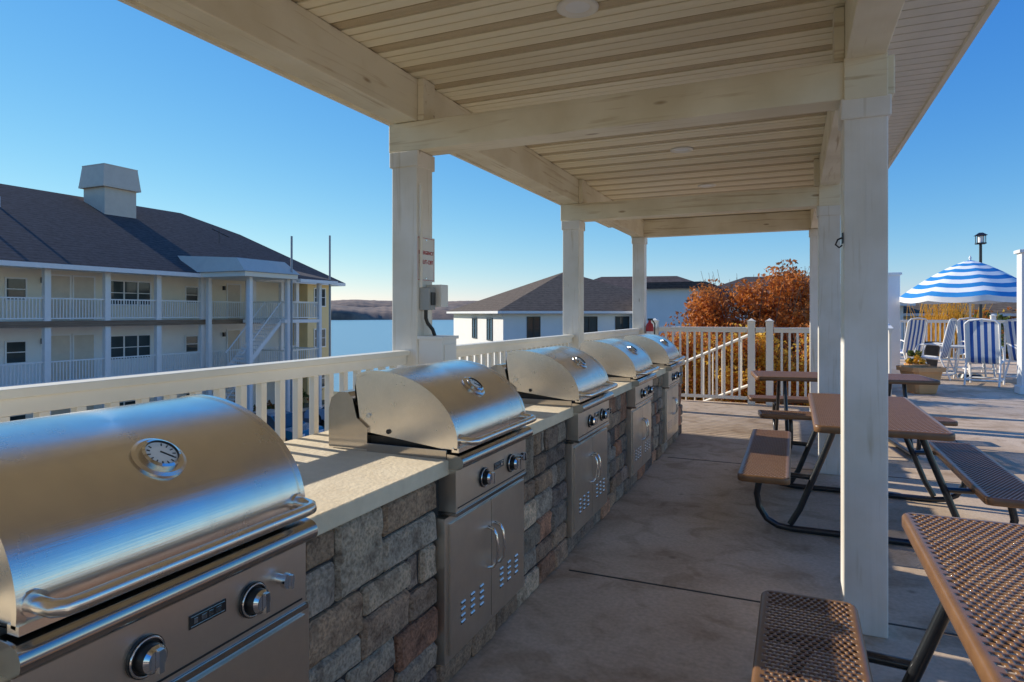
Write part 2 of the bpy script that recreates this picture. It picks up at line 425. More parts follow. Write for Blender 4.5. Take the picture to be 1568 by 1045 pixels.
for (x, y) in ((-.94, 2.93), (-.91, 5.85), (-.9, 7.6), (-.92, .2)):
    rg = []
    for r, z in ((.10, 2.956), (.10, 2.949), (.085, 2.945), (.07, 2.949), (.055, 2.956)):
        rg.append([(x+cos(2*pi*j/28)*r, y+sin(2*pi*j/28)*r, z) for j in range(28)])
    li.ring(rg, 'soffitR', True)
    li.add([(x+cos(2*pi*j/28)*.06, y+sin(2*pi*j/28)*.06, 2.9545) for j in range(28)], [tuple(range(28))], 'fabw')
li.obj('recessed_lights', pav)
hk = MB()
hk.tube([(XR-.093, 3.43, 1.86), (XR-.115, 3.42, 1.85), (XR-.125, 3.41, 1.825), (XR-.11, 3.40, 1.81), (XR-.098, 3.395, 1.82)], .004, 'black', 8)
hk.box(XR-.098, XR-.0925, 3.40, 3.44, 1.83, 1.88, 'black'); hk.obj('hook', pav)
fx = MB(); X_, Y_ = XL+PW/2+.075, 10.06
R = [[(X_+cos(2*pi*j/20)*r, Y_+sin(2*pi*j/20)*r, z) for j in range(20)] for r, z in ((.04, 1.00), (.06, 1.01), (.062, 1.28), (.05, 1.33), (.022, 1.36), (.02, 1.39))]
fx.ring(R, 'red'); fx.add(R[0], [tuple(range(20))], 'red')
fx.box(X_-.03, X_+.05, Y_-.015, Y_+.015, 1.39, 1.42, 'black'); fx.tube([(X_+.04, Y_, 1.40), (X_+.08, Y_, 1.34), (X_+.075, Y_, 1.12)], .01, 'black', 6)
fx.box(X_-.074, X_-.05, Y_-.03, Y_+.03, 1.1, 1.3, 'greybox'); fx.add([(X_+cos(a_)*.063, Y_+sin(a_)*.063, z) for z in (1.1, 1.22) for a_ in [radians(-130+20*i) for i in range(8)]], [(i, i+1, 9+i, 8+i) for i in range(7)], 'fabw', True)
fx.obj('fire_extinguisher')

# ------------------------------------------------------------ railings
def rail_run(mb, p, q, z0=0, top=1.27, spacing=.115, bw=.017):
    p = Vector((p[0], p[1], 0)); q = Vector((q[0], q[1], 0)); L = (q-p).length
    ang = math.atan2(q.y-p.y, q.x-p.x)
    mb.T = Matrix.Translation((p.x, p.y, z0)) @ Matrix.Rotation(ang, 4, 'Z')
    mb.box(0, L, -.045, .045, top-.03, top, 'rail')
    mb.box(0, L, -.022, .022, top-.085, top-.0305, 'rail')
    mb.box(0, L, -.022, .022, .07, .12, 'rail')
    n = int(L/spacing)
    for i in range(1, n):
        x = i*L/n
        mb.box(x-bw, x+bw, -bw, bw, .1205, top-.0855, 'rail')
    mb.T = Matrix.Identity(4)
rl = MB()
for a, b in ((-2.9, .16), (.36, 3.4), (3.6, 6.67), (6.87, 10.0), (10.2, 11.28)):
    rail_run(rl, (XL, a), (XL, b))
rl.obj('deck_railing', None, .003)
def newel(mb, x, y, h=1.36, w=.055):
    mb.box(x-w, x+w, y-w, y+w, 0, h, 'rail'); mb.box(x-w-.012, x+w+.012, y-w-.012, y+w+.012, h, h+.02, 'rail')
    mb.add([(x-w,y-w,h+.021),(x+w,y-w,h+.021),(x+w,y+w,h+.021),(x-w,y+w,h+.021),(x,y,h+.06)], [(0,1,4),(1,2,4),(2,3,4),(3,0,4)], 'rail')
re = MB()
rail_run(re, (-2.15, 11.33), (-.70, 11.33)); rail_run(re, (-.57, 11.33), (-.42, 11.33)); rail_run(re, (-.29, 11.33), (1.0, 11.33))
for x in (XL, -.635, -.355, 1.06): newel(re, x, 11.33)
rail_run(re, (1.38, 11.5), (2.1, 18.3))
re.obj('end_railing', None, .003)
sh = MB()
pA = Vector((-.65, 11.6, 1.15)); pB = Vector((-2.6, 12.3, .25))
for dz in (0, -.85): sh.tube([pA+Vector((0,0,dz)), pB+Vector((0,0,dz))], .028, 'rail', 6)
for i in range(1, 12):
    p = pA.lerp(pB, i/12); sh.cyl(p, p-Vector((0,0,.85)), .014, 'rail', 6)
for p in (pA, pB): sh.cyl(p+Vector((0,0,.1)), p-Vector((0,0,1.8)), .045, 'rail', 8)
sh.obj('stair_handrail')
pf = MB()
for a_, b_ in ((1.9, 5.4), (5.5, 9.4), (9.5, 14), (14.1, 21)): rail_run(pf, (a_, 23.3), (b_, 23.3), top=1.3)
for x in (1.85, 5.45, 9.45, 14.05): newel(pf, x, 23.3, 1.42, .06)
pf.obj('pool_fence')
for k, (x, y, h) in enumerate(((2.27, 18.5, 2.45), (4.0, 14.8, 2.62))):
    c = MB(); c.box(x-.14, x+.14, y-.14, y+.14, 0, h, 'white'); c.box(x-.18, x+.18, y-.18, y+.18, h-.0, h+.06, 'white'); c.box(x-.17, x+.17, y-.17, y+.17, .003, .15, 'white')
    c.obj('white_pillar', None, .006)

# ------------------------------------------------------------ stone island
XF = -1.27
GW = .72
GY = [.66, 2.23, 3.80, 5.37, 6.94]
isl = empty('stone_grill_island')
core = MB(); core.box(-2.08, XF-.022, -1.4, 8.22, 0.001, .855, 'mortar'); core.obj('core', isl)
pal = [(.36,.24,.16), (.42,.28,.18), (.32,.23,.17), (.46,.25,.15), (.26,.20,.15), (.42,.33,.24), (.56,.42,.29), (.21,.16,.13), (.44,.22,.13), (.34,.27,.21), (.42,.34,.26)]
bk = MB()
def block(y0, y1, z0, z1, xf=XF):
    g = .004; y0 += g; y1 -= g; z0 += g; z1 -= g
    d = random.uniform(-.014, .008); c = random.choice(pal); f = random.uniform(.72, 1.35); c = tuple(min(.72, a*f) for a in c)
    ny = max(3, int((y1-y0)/.03)); nz = max(3, int((z1-z0)/.03)); x = xf+d
    vs = []
    for j in range(nz+1):
        for i in range(ny+1):
            fi = i/ny; fj = j/nz
            if i == 1: fi = .012/(y1-y0)
            elif i == ny-1: fi = 1-.012/(y1-y0)
            if j == 1: fj = .012/(z1-z0)
            elif j == nz-1: fj = 1-.012/(z1-z0)
            yy = y0+(y1-y0)*fi; zz = z0+(z1-z0)*fj
            eb = min(i, ny-i, j, nz-j)
            o = -.014 if eb == 0 else random.uniform(-.005, .005)
            if eb == 0: yy += random.uniform(-.003, .002); zz += random.uniform(-.003, .002)
            if (i in (0, ny)) and (j in (0, nz)):
                yy += .005 if i == 0 else -.005; zz += .005 if j == 0 else -.005
            vs.append((x+o, yy, zz))
    w = ny+1
    fs = [(j*w+i, j*w+i+1, (j+1)*w+i+1, (j+1)*w+i) for j in range(nz) for i in range(ny)]
    per = [i for i in range(ny+1)]+[j*w+ny for j in range(1, nz+1)]+[nz*w+i for i in range(ny-1, -1, -1)]+[j*w for j in range(nz-1, 0, -1)]
    o = len(vs)
    for q in per:
        p = vs[q]; vs.append((xf-.06, p[1], p[2]))
    n = len(per)
    fs += [(per[a_], per[(a_+1) % n], o+(a_+1) % n, o+a_) for a_ in range(n)]
    bk.add(vs, fs, 'stone', False, c)
def wallsec(ya, yb, z0, z1):
    nb = 3; hb = (z1-z0)/nb
    for b in range(nb):
        za = z0+b*hb; y = ya
        while y < yb-.01:
            w = random.uniform(.15, .31)
            if yb-(y+w) < .13: w = yb-y
            ty = random.random()
            if ty < .35 and w < .26: block(y, y+w, za, za+hb)
            elif ty < .82:
                s = za+hb*random.choice((.42, .5, .58)); block(y, y+w, za, s); block(y, y+w, s, za+hb)
            else:
                s = za+hb*.45; h = y+w*random.uniform(.4, .6); block(y, y+w, za, s); block(y, h, s, za+hb); block(h, y+w, s, za+hb)
            y += w
y = -1.4
while y < 8.2:
    w = random.uniform(.16, .3)
    if 8.24-(y+w) < .12: w = 8.24-y
    block(y, y+w, 0, .125); y += w
prev = -1.4
for g in GY+[None]:
    e_ = (g-.045) if g is not None else 8.24
    wallsec(prev, e_, .125, .855)
    if g is not None: prev = g+GW+.05
bk.obj('stone_blocks', isl)
ct = MB()
prev = -1.4
for g in GY+[None]:
    e_ = (g+.004) if g is not None else 8.26
    ct.box(-2.11, XF+.025, prev, e_, .862, .922, 'counter')
    if g is not None:
        ct.box(-2.11, -1.838, g+.0045, g+GW-.0045, .862, .9215, 'counter'); prev = g+GW-.004
ct.obj('counter_top', isl, .006)

# ------------------------------------------------------------ gas grill mesh
g = MB()
W = GW
g.T = Matrix.Translation((-.037, 0, 0))
prof = [(-1.180,.960),(-1.178,.995),(-1.183,1.028),(-1.197,1.067),(-1.222,1.108),(-1.258,1.148),(-1.303,1.183),(-1.357,1.213),(-1.418,1.236),(-1.485,1.251),(-1.555,1.257),(-1.615,1.252),(-1.66,1.236)]
def dense(P, sub=3):
    out = []
    for i in range(len(P)-1):
        p0 = P[max(i-1, 0)]; p1 = P[i]; p2 = P[i+1]; p3 = P[min(i+2, len(P)-1)]
        for k in range(sub):
            t_ = k/sub
            out.append(tuple(.5*((2*p1[c])+(-p0[c]+p2[c])*t_+(2*p0[c]-5*p1[c]+4*p2[c]-p3[c])*t_**2+(-p0[c]+3*p1[c]-3*p2[c]+p3[c])*t_**3) for c in (0, 1)))
    out.append(P[-1]); return out
prof = dense(prof)
g.stripY(prof, .012, W-.012, 'steel')
g.stripY([(-1.66,1.236),(-1.672,1.19),(-1.66,1.0)], .012, W-.012, 'steel', False)
for yy, sg in ((.012, 1), (W-.012, -1)):
    side = prof+[(-1.668, 1.20), (-1.645, 1.045), (-1.60, 1.0), (-1.25, .960)]
    vsd = [(x, yy, z) for x, z in side]
    g.add(vsd, [tuple(range(len(side))) if sg > 0 else tuple(reversed(range(len(side))))], 'steel')
for ya, yb in ((.006, .022), (W-.022, W-.006)):
    P = []
    for i, (x, z) in enumerate(prof):
        a = prof[max(i-1, 0)]; b = prof[min(i+1, len(prof)-1)]
        tx, tz = b[0]-a[0], b[1]-a[1]; l = math.hypot(tx, tz); nxn, nzn = tz/l, -tx/l
        P.append((x+nxn*.004, z+nzn*.004, x-nxn*.01, z-nzn*.01))
    g.stripY([(p[0], p[1]) for p in P], ya, yb, 'steel')
    for yy in (ya, yb):
        vs = [(p[0], yy, p[1]) for p in P]+[(p[2], yy, p[3]) for p in P]; n = len(P)
        g.add(vs, [(i, i+1, n+i+1, n+i) for i in range(n-1)], 'steel')
for yy, s_ in ((.012, -1), (W-.012, 1)):
    g.cyl((-1.60, yy, 1.07), (-1.60, yy+s_*.006, 1.07), .010, 'chrome', 12); g.cyl((-1.50, yy, 1.01), (-1.50, yy+s_*.006, 1.01), .010, 'black', 12)
g.box(-1.20, -1.168, .006, W-.006, .950, .967, 'steel')
sp = [(-1.60,.93),(-1.60,1.02),(-1.655,1.06),(-1.675,1.14),(-1.70,1.165),(-1.745,1.165),(-1.785,1.14),(-1.80,1.09),(-1.80,.93)]
g.prismY(sp, .0, W, 'steeld')
g.box(-1.80, -1.205, .004, W-.004, .90, .940, 'steel')
g.box(-1.64, -1.22, .03, W-.03, .941, .985, 'black')
bn = dense([(-1.215,.944),(-1.175,.942),(-1.152,.934),(-1.142,.918),(-1.143,.901),(-1.155,.889),(-1.172,.884)])
g.stripY(bn, -.006, W+.006, 'steeld')
for yy in (-.006, W+.006):
    pts = [(x, yy, z) for x, z in bn]+[(-1.215, yy, .884)]
    g.add(pts, [tuple(range(len(pts)))], 'steeld')
g.box(-1.42, -1.178, 0, W, .715, .885, 'steelv')
g.box(-1.30, -1.172, -.004, W+.004, .700, .7145, 'steeld')
g.box(-1.1779, -1.1765, .015, W-.015, .728, .733, 'black')
g.box(-1.60, -1.22, -.0035, .0035, .92, .957, 'steeld')
hx, hz = -1.112, .992
hp = [(-1.18, .035, hz+.004), (-1.15, .034, hz+.003), (-1.128, .038, hz+.001), (-1.115, .052, hz), (hx, .075, hz)]
hp = hp+[(hx, .16+.1*i, hz) for i in range(5)]+[(x, W-y_, z) for x, y_, z in reversed(hp)]
g.tube(hp, .0155, 'steel', 16)
for yy in (.035, W-.035): g.cyl((-1.185, yy, hz+.004), (-1.17, yy, hz+.004), .023, 'steel', 18)
tcx, tcz = -1.285, 1.171
nrm = Vector((.62, 0, .78)).normalized(); tan = Vector((nrm.z, 0, -nrm.x)); cc = Vector((tcx, W/2, tcz))
def disc(r0, h0, r1, h1, k, n=36):
    R0 = [cc+nrm*h0+Vector((0,1,0))*cos(2*pi*j/n)*r0+tan*sin(2*pi*j/n)*r0 for j in range(n)]
    R1 = [cc+nrm*h1+Vector((0,1,0))*cos(2*pi*j/n)*r1+tan*sin(2*pi*j/n)*r1 for j in range(n)]
    g.ring([R0, R1], k, True); return R1
disc(.060, -.012, .060, .004, 'steeld'); R1 = disc(.060, .004, .052, .008, 'steel')
g.add(R1, [tuple(range(36))], 'steel')
disc(.043, .006, .043, .017, 'steeld'); R1 = disc(.043, .017, .037, .020, 'chrome'); R1 = disc(.037, .020, .036, .014, 'black')
g.add(R1, [tuple(range(36))], 'fabw')
for k in range(13):
    a = radians(-150+25*k)+pi/2
    p = cc+nrm*.0146; d_ = Vector((0,1,0))*cos(a)+tan*sin(a)
    g.tube([p+d_*.025, p+d_*.032], .0016, 'black', 4)
g.tube([cc+nrm*.0155-tan*.006, cc+nrm*.0155+(tan*.6+Vector((0,.7,0))).normalized()*.026], .0018, 'black', 4)
def knob(y, z, r=.030, small=False):
    x = -1.178
    if small:
        g.cyl((x, y, z), (x+.02, y, z), .013, 'chrome', 18)
        g.cyl((x+.02, y, z), (x+.034, y, z), .019, 'chrome', 18); g.box(x+.034, x+.045, y-.004, y+.004, z-.017, z+.017, 'chrome'); return
    g.cyl((x, y, z), (x+.008, y, z), r*1.28, 'black', 28)
    g.tube([(x+.008+.002, y+cos(a_)*r*1.13, z+sin(a_)*r*1.13) for a_ in [2*pi*i/28 for i in range(28)]], .003, 'chrome', 6, closed=True)
    g.cyl((x+.008, y, z), (x+.032, y, z), r*.92, 'black', 24, r*.86)
    g.cyl((x+.032, y, z), (x+.04, y, z), r*.84, 'chrome', 24, r*.62)
    g.box(x+.0405, x+.052, y-.006, y+.006, z-r*.72, z+r*.72, 'chrome')
knob(.245, .80, .033); knob(.53, .80, .033); knob(.622, .815, small=True)
g.box(-1.178, -1.1755, .35, .45, .805, .835, 'black')
g.box(-1.1756, -1.1749, .354, .446, .8085, .8105, 'chrome'); g.box(-1.1756, -1.1749, .354, .446, .8295, .8315, 'chrome')
for i, w in enumerate((.010, .014, .012, .014)):
    yb = .362+i*.02; g.box(-1.1756, -1.1748, yb, yb+w, .814, .826, 'chrome')
g.T = Matrix.Identity(4)
g.box(-1.30, -1.243, -.04, W+.045, .128, .698, 'steelv')
for ya, yb in ((-.012, W/2-.002), (W/2+.004, W+.018)):
    g.box(-1.2425, -1.232, ya, yb, .155, .672, 'steelv')
    hy = W/2-.032 if ya < .1 else W/2+.036
    g.tube([(-1.232, hy, .56), (-1.205, hy, .552), (-1.192, hy, .53), (-1.187, hy, .49), (-1.187, hy, .45), (-1.192, hy, .41), (-1.205, hy, .388), (-1.232, hy, .38)], .007, 'chrome', 10)
    for cx in range(3):
        for rz in range(4):
            yy = ya+.085+cx*.085; zz = .245+rz*.026
            pr = [(-1.2315, zz), (-1.2265, zz+.003), (-1.2315, zz+.009)]
            g.prismY(pr, yy, yy+.035, 'steelv')
            g.box(-1.2319, -1.2312, yy, yy+.035, zz-.006, zz-.0005, 'black')
gm = g.mesh('gas_grill')
for i, gy in enumerate(GY):
    o = bpy.data.objects.new('gas_grill', gm); COL.objects.link(o); o.location = (0, gy, 0); addbevel(o, .0015, 2)

# ------------------------------------------------------------ picnic tables
t = MB()
def perf(x0, x1, y0, y1, z, sp=.0245):
    nx_ = max(2, round((x1-x0)/sp)); sx = (x1-x0)/nx_; ny_ = max(2, round((y1-y0)/(sp*.9))); sy = (y1-y0)/ny_
    k = 'brown'
    vs = []; fs = []
    def cell(cx, cy):
        o = len(vs)
        hx_, hy_ = sx/2, sy/2
        bd = [(hx_,0),(hx_,hy_),(0,hy_),(-hx_,hy_),(-hx_,0),(-hx_,-hy_),(0,-hy_),(hx_,-hy_)]
        for (a_, b_) in bd: vs.append((cx+a_, cy+b_, z))
        for r, dz in ((.0092, -.0008), (.0079, -.0045)):
            for j in range(8):
                an = 2*pi*j/8; vs.append((cx+cos(an)*r, cy+sin(an)*r, z+dz))
        for j in range(8):
            j2 = (j+1) % 8
            fs.append((o+j, o+j2, o+8+j2, o+8+j)); fs.append((o+8+j, o+8+j2, o+16+j2, o+16+j))
    for j in range(ny_):
        cy = y0+sy*(j+.5)
        if j % 2 == 0:
            for i in range(nx_): cell(x0+sx*(i+.5), cy)
        else:
            for i in range(nx_-1): cell(x0+sx*(i+1), cy)
            for (a_, b_) in ((x0, x0+sx/2), (x1-sx/2, x1)):
                o = len(vs); vs.extend([(a_, cy-sy/2, z), (b_, cy-sy/2, z), (b_, cy+sy/2, z), (a_, cy+sy/2, z)]); fs.append((o, o+1, o+2, o+3))
    t.add(vs, fs, k, True)
def rrect(x0, x1, y0, y1, r, z, n=6):
    P = []
    for cx, cy, a0 in ((x1-r, y1-r, 0), (x0+r, y1-r, 90), (x0+r, y0+r, 180), (x1-r, y0+r, 270)):
        for i in range(n+1):
            a = radians(a0+90*i/n); P.append((cx+cos(a)*r, cy+sin(a)*r, z))
    return P
def slab(x0, x1, y0, y1, z):
    b = .022
    perf(x0+b, x1-b, y0+b, y1-b, z)
    rings = []
    for off, dz in ((b, 0), (.010, .0005), (.004, -.003), (0, -.010), (0, -.040), (.004, -.047), (.014, -.048)):
        rings.append(rrect(x0+off, x1-off, y0+off, y1-off, max(.001, .045-off) if off < b else .001, z+dz))
    t.ring(rings, 'brown', True)
    for yy in (y0+.33, (y0+y1)/2, y1-.33): t.box(x0+.03, x1-.03, yy-.02, yy+.02, z-.032, z-.008, 'darksteel')
TT, ST = .79, .435
slab(-.38, .38, -.915, .915, TT)
for s_ in (-1, 1):
    slab(s_*.68-.163, s_*.68+.163, -.915, .915, ST)
for yy in (-.60, .60):
    R = .022
    pth = [(-.68, yy, .40), (-.72, yy, .32), (-.735, yy, .24), (-.72, yy, .15), (-.67, yy, .07), (-.60, yy, .032), (-.52, yy, R)]
    pth = pth+[(x, yy, R) for x in (-.3, 0, .3)]+[(-x, yy, z) for x, y_, z in reversed(pth)]
    t.tube(pth, R, 'darksteel', 12)
    for s_ in (-1, 1):
        t.tube([(s_*.52, yy+.0, .05), (s_*.46, yy, .16), (s_*.30, yy, .58), (s_*.24, yy, .75)], .021, 'darksteel', 12)
        t.tube([(s_*.68, yy+.02, .39), (s_*.38, yy+.02, .38)], .018, 'darksteel', 10)
    t.tube([(-.34, yy, .757), (.34, yy, .757)], .018, 'darksteel', 10)
tm = t.mesh('picnic_table')
for (x, y, a) in ((.73, 1.76, 0), (.50, 5.42, 0), (.47, 8.25, 98)):
    o = bpy.data.objects.new('picnic_table', tm); COL.objects.link(o); o.location = (x, y, .002); o.rotation_euler = (0, 0, radians(a))

# ------------------------------------------------------------ sign + electrical
es = empty('emergency_shutoff_sign', (XL+PW/2+.004, 3.5, 1.84))
sg = MB(); sg.box(0, .004, -.105, .105, -.14, .14, 'white')
for a_, b_, c_, d_ in ((-.098, .098, -.133, -.130), (-.098, .098, .130, .133)): sg.box(.0041, .0046, a_, b_, c_, d_, 'red')
for y_ in (-.098, .095): sg.box(.0041, .0046, y_, y_+.003, -.13, .13, 'red')
for z_ in (.12, -.12): sg.cyl((.004, 0, z_), (.007, 0, z_), .005, 'chrome', 8)
sg.obj('panel', es)
for txt, z_ in (('EMERGENCY', .03), ('SHUT-OFF', -.03)):
    cu = bpy.data.curves.new('txt', 'FONT'); cu.body = txt; cu.size = .031 if txt[0] == 'E' else .036; cu.align_x = 'CENTER'; cu.extrude = .0004; cu.offset = .0006
    cu.materials.append(M['red'])
    o = bpy.data.objects.new('lettering', cu); COL.objects.link(o); o.parent = es; o.location = (.0055, 0, z_); o.rotation_euler = (radians(90), 0, radians(90))
eb = empty('electrical_box')
e_ = MB(); X = XL+PW/2+.001
e_.box(X, X+.075, 3.43, 3.50, 1.52, 1.66, 'greybox'); e_.box(X, X+.11, 3.51, 3.60, 1.54, 1.68, 'white'); e_.box(X+.0751, X+.083, 3.44, 3.49, 1.55, 1.63, 'black')
e_.obj('switch_boxes', eb, .004)
e_ = MB()
e_.tube([(X+.03, 3.46, 1.52), (X+.03, 3.46, 1.47), (X+.035, 3.47, 1.44), (X+.06, 3.49, 1.40), (X+.07, 3.50, 1.36)], .012, 'black', 8)
e_.tube([(X+.02, 3.42, 2.3), (X+.02, 3.42, 1.66)], .01, 'rail', 8)
e_.obj('conduit', eb)
e_ = MB(); e_.box(X, X+.17, 3.42, 3.6, .95, 1.34, 'white'); e_.box(X-.006, X+.182, 3.41, 3.61, 1.34, 1.36, 'white'); e_.box(X+.1705, X+.176, 3.44, 3.58, 1.0, 1.31, 'white')
e_.obj('lower_cabinet', eb, .004)

# ------------------------------------------------------------ apartment building
def window(mb, x, y0, y1, z0, z1, nm=1, kf='white', hb=True):
    f = .07
    mb.box(x+.004, x+.02, y0+f, y1-f, z0+f, z1-f, 'glass')
    mb.box(x, x+.05, y0, y1, z0, z0+f, kf); mb.box(x, x+.05, y0, y1, z1-f, z1, kf)
    mb.box(x, x+.05, y0, y0+f, z0+f, z1-f, kf); mb.box(x, x+.05, y1-f, y1, z0+f, z1-f, kf)
    for i in range(1, nm):
        y = y0+(y1-y0)*i/nm; mb.box(x+.021, x+.055, y-.035, y+.035, z0+f, z1-f, kf)
    if hb: mb.box(x+.0211, x+.045, y0+f, y1-f, (z0+z1)/2-.02, (z0+z1)/2+.02, kf)
ap = empty('apartment_building')
BX = -31.6; FX = -30.0
w = MB()
w.box(-48, BX, -6, 34.2, -4.6, 3.7, 'stuccow')
w.box(-48, -29.95, 34.2, 36.6, -4.6, 3.7, 'stuccolit')
w.box(BX-.0, BX+.012, -6, 34.19, 1.2, 3.6, 'stucco')
w.obj('walls', ap)
d = MB()
zu, zl, zb = 1.15, -1.65, -4.5
for z in (zu, zl):
    d.box(BX+.02, FX+.12, -6, 34.1, z-.16, z, 'stuccow'); d.box(FX+.121, FX+.17, -6, 34.1, z-.26, z+.01, 'woodedge')
d.box(BX+.02, FX+.5, -6, 34.1, 3.52, 3.6, 'stuccow')
d.obj('balcony_slabs', ap)
cmb = MB()
cy = [4.2, 6.9, 9.6, 12.3, 15.0, 17.7, 20.4, 23.1, 25.8, 29.5, 33.2]
for y in cy:
    for z0, z1 in ((zb, zl-.27), (zl+.01, zu-.27), (zu+.01, 3.52)): cmb.box(FX-.12, FX+.1, y-.13, y+.13, z0, z1, 'white')
cmb.obj('columns', ap)
rb = MB()
for z in (zu, zl):
    for a_, b_ in zip(cy[:-1], cy[1:]):
        y0_, y1_ = a_+.14, b_-.14
        rb.box(FX-.03, FX+.03, y0_, y1_, z+.98, z+1.04, 'white'); rb.box(FX-.03, FX+.03, y0_, y1_, z+.1, z+.15, 'white')
        n = int((y1_-y0_)/.14)
        for i in range(1, n):
            y = y0_+(y1_-y0_)*i/n; rb.box(FX-.015, FX+.015, y-.018, y+.018, z+.151, z+.979, 'white')
rb.obj('balcony_railings', ap)
wi = MB()
for z in (zu, zl, zb+.05):
    for off in (0, -10.9):
        window(wi, BX+.013, 21.6+off, 23.9+off, z+.75, z+2.05, 3)
        window(wi, BX+.013, 26.0+off, 26.9+off, z+.9, z+1.9, 1)
        window(wi, BX+.013, 16.9+off, 17.8+off, z+.9, z+1.95, 1)
    for y in (18.7, 19.85, 29.0, 8.6):
        wi.box(BX+.013, BX+.05, y, y+.95, z+.01, z+2.1, 'doorp'); wi.box(BX+.013, BX+.065, y-.08, y-.001, z+.01, z+2.18, 'white'); wi.box(BX+.013, BX+.065, y+.951, y+1.03, z+.01, z+2.18, 'white'); wi.box(BX+.013, BX+.06, y, y+.95, z+2.101, z+2.18, 'white')
    for y in (18.45, 28.7): wi.box(BX+.013, BX+.15, y-.07, y+.05, z+1.75, z+2.0, 'black')
    window(wi, -29.95, 34.8, 36.0, z+.8, z+2.1, 2)
wi.obj('windows_and_doors', ap)
r = MB()
ex = -29.3; ye = 37.3; ys0 = -8; ez = 3.66
def zp(x): return ez+(ex-x)*.466
V = [(ex, ys0, ez), (ex, ye, ez), (-37, 35.1, zp(-37)), (-37.3, 33.6, zp(-37.3)), (-40, 32.6, zp(-40)), (-40, ys0, zp(-40)),
     (-49, ys0, ez), (-49, ye, ez), (-41, 35.1, zp(-37))]
r.add(V, [(0,1,2,3,4,5), (1,7,8,2), (2,8,4,3), (7,6,5,4,8), (6,0,5), (0,6,7,1)], 'shingle')
r.box(ex-.02, ex+.06, ys0, ye, ez-.22, ez-.01, 'white')
r.box(-49, ex-.021, ye-.05, ye+.02, ez-.22, ez-.01, 'white')
r.box(-49, ex-.021, ys0, ye-.06, ez-.1, ez-.015, 'white')
r.obj('roof', ap)
ch = MB(); cx, cyy = -38.2, 26.2
def frus(mb, cx, cy, z0, z1, a0, b0, a1, b1, k):
    mb.add([(cx-a0,cy-b0,z0),(cx+a0,cy-b0,z0),(cx+a0,cy+b0,z0),(cx-a0,cy+b0,z0),(cx-a1,cy-b1,z1),(cx+a1,cy-b1,z1),(cx+a1,cy+b1,z1),(cx-a1,cy+b1,z1)],
           [(0,3,2,1),(4,5,6,7),(0,1,5,4),(1,2,6,5),(2,3,7,6),(3,0,4,7)], k)
ch.box(cx-.95, cx+.95, cyy-1.0, cyy+1.0, 6.4, 9.0, 'doorp'); frus(ch, cx, cyy, 9.0, 9.12, 1.13, 1.2, 1.13, 1.2, 'doorp'); frus(ch, cx, cyy, 9.121, 10.3, 1.12, 1.19, 1.0, 1.06, 'doorp'); frus(ch, cx, cyy, 10.301, 10.36, 1.01, 1.07, 1.01, 1.07, 'doorp')
ch.obj('chimney', ap)
vp = MB()
for x, y, z in ((-36, 19, zp(-36)), (-39, 17.6, zp(-39))): vp.cyl((x, y, z-.2), (x, y, z+.5), .08, 'white', 8)
vp.cyl((-34.5, 31, zp(-34.5)), (-34.5, 31, zp(-34.5)+.9), .02, 'black', 6)
vp.tube([(-34.5, 30.4, zp(-34.5)+.9), (-34.5, 31.8, zp(-34.5)+.5)], .03, 'black', 6)
vp.obj('roof_vents', ap)
stt = MB()
tx0, tx1, ty0, ty1 = -29.7, -26.6, 25.9, 31.4
for y in (ty0, 28.7, ty1):
    for x in (tx0+.1, tx1):
        stt.box(x-.11, x+.11, y-.11, y+.11, zb, 3.45, 'white')
for z in (zu, zl):
    stt.box(tx0, tx1+.1, 28.4, ty1+.1, z-.2, z-.01, 'white')
    for (xa, ya, xb, yb) in ((tx1, 28.8, tx1, ty1-.12), (tx0+.3, ty1, tx1-.12, ty1), (tx0+.3, 28.6, tx1-.12, 28.6)):
        rail_run(stt, (xa, ya), (xb, yb), z0=z, top=1.05, spacing=.16)
for z_lo, z_hi, xx in ((zl, zu, -27.4), (zb, zl, -28.9)):
    n = 14; y0_, y1_ = 25.6, 28.4
    for i in range(n):
        yy = y0_+(y1_-y0_)*i/n; zz = z_lo+(z_hi-z_lo)*(i+1)/n
        stt.box(xx-.55, xx+.55, yy, yy+.28, zz-.05, zz, 'stuccow')
    for sx_ in (-.6, .6):
        stt.add([(xx+sx_, y0_, z_lo-.1), (xx+sx_, y1_, z_hi-.3), (xx+sx_, y1_, z_hi), (xx+sx_, y0_, z_lo+.25)], [(0,1,2,3)], 'white')
        stt.tube([(xx+sx_, y0_, z_lo+1.0), (xx+sx_, y1_, z_hi+1.0)], .035, 'white', 6)
        for i in range(1, 18):
            f_ = i/18; yy = y0_+(y1_-y0_)*f_; zz = z_lo+(z_hi-z_lo)*f_; stt.cyl((xx+sx_, yy, zz+.1), (xx+sx_, yy, zz+1.0), .015, 'white', 5)
stt.obj('stair_tower', ap)
tr = MB()
tr.box(tx0-.3, tx1+.5, 25.1, 29.0, 3.45, 3.70, 'stucco')
tr.add([(tx0-.35, 25.0, 3.71), (tx1+.58, 25.0, 3.71), (tx1+.58, 29.1, 3.71), (tx0-.35, 29.1, 3.71), (tx0-1.6, 25.3, 4.7), (tx1-.3, 25.3, 4.45), (tx1-.3, 28.8, 4.45), (tx0-1.6, 28.8, 4.7)], [(0,1,5,4),(1,2,6,5),(2,3,7,6),(4,5,6,7)], 'doorp')
tr.add([(tx1+.6, 29.15, 3.69), (tx1+.6, 32.4, 3.50), (-31, 32.4, 4.6), (-31, 29.15, 4.7)], [(0,1,2,3)], 'shingle')
tr.box(tx1+.3, tx1+.62, 29.1, 32.4, 3.30, 3.49, 'white')
tr.obj('stair_roof', ap)
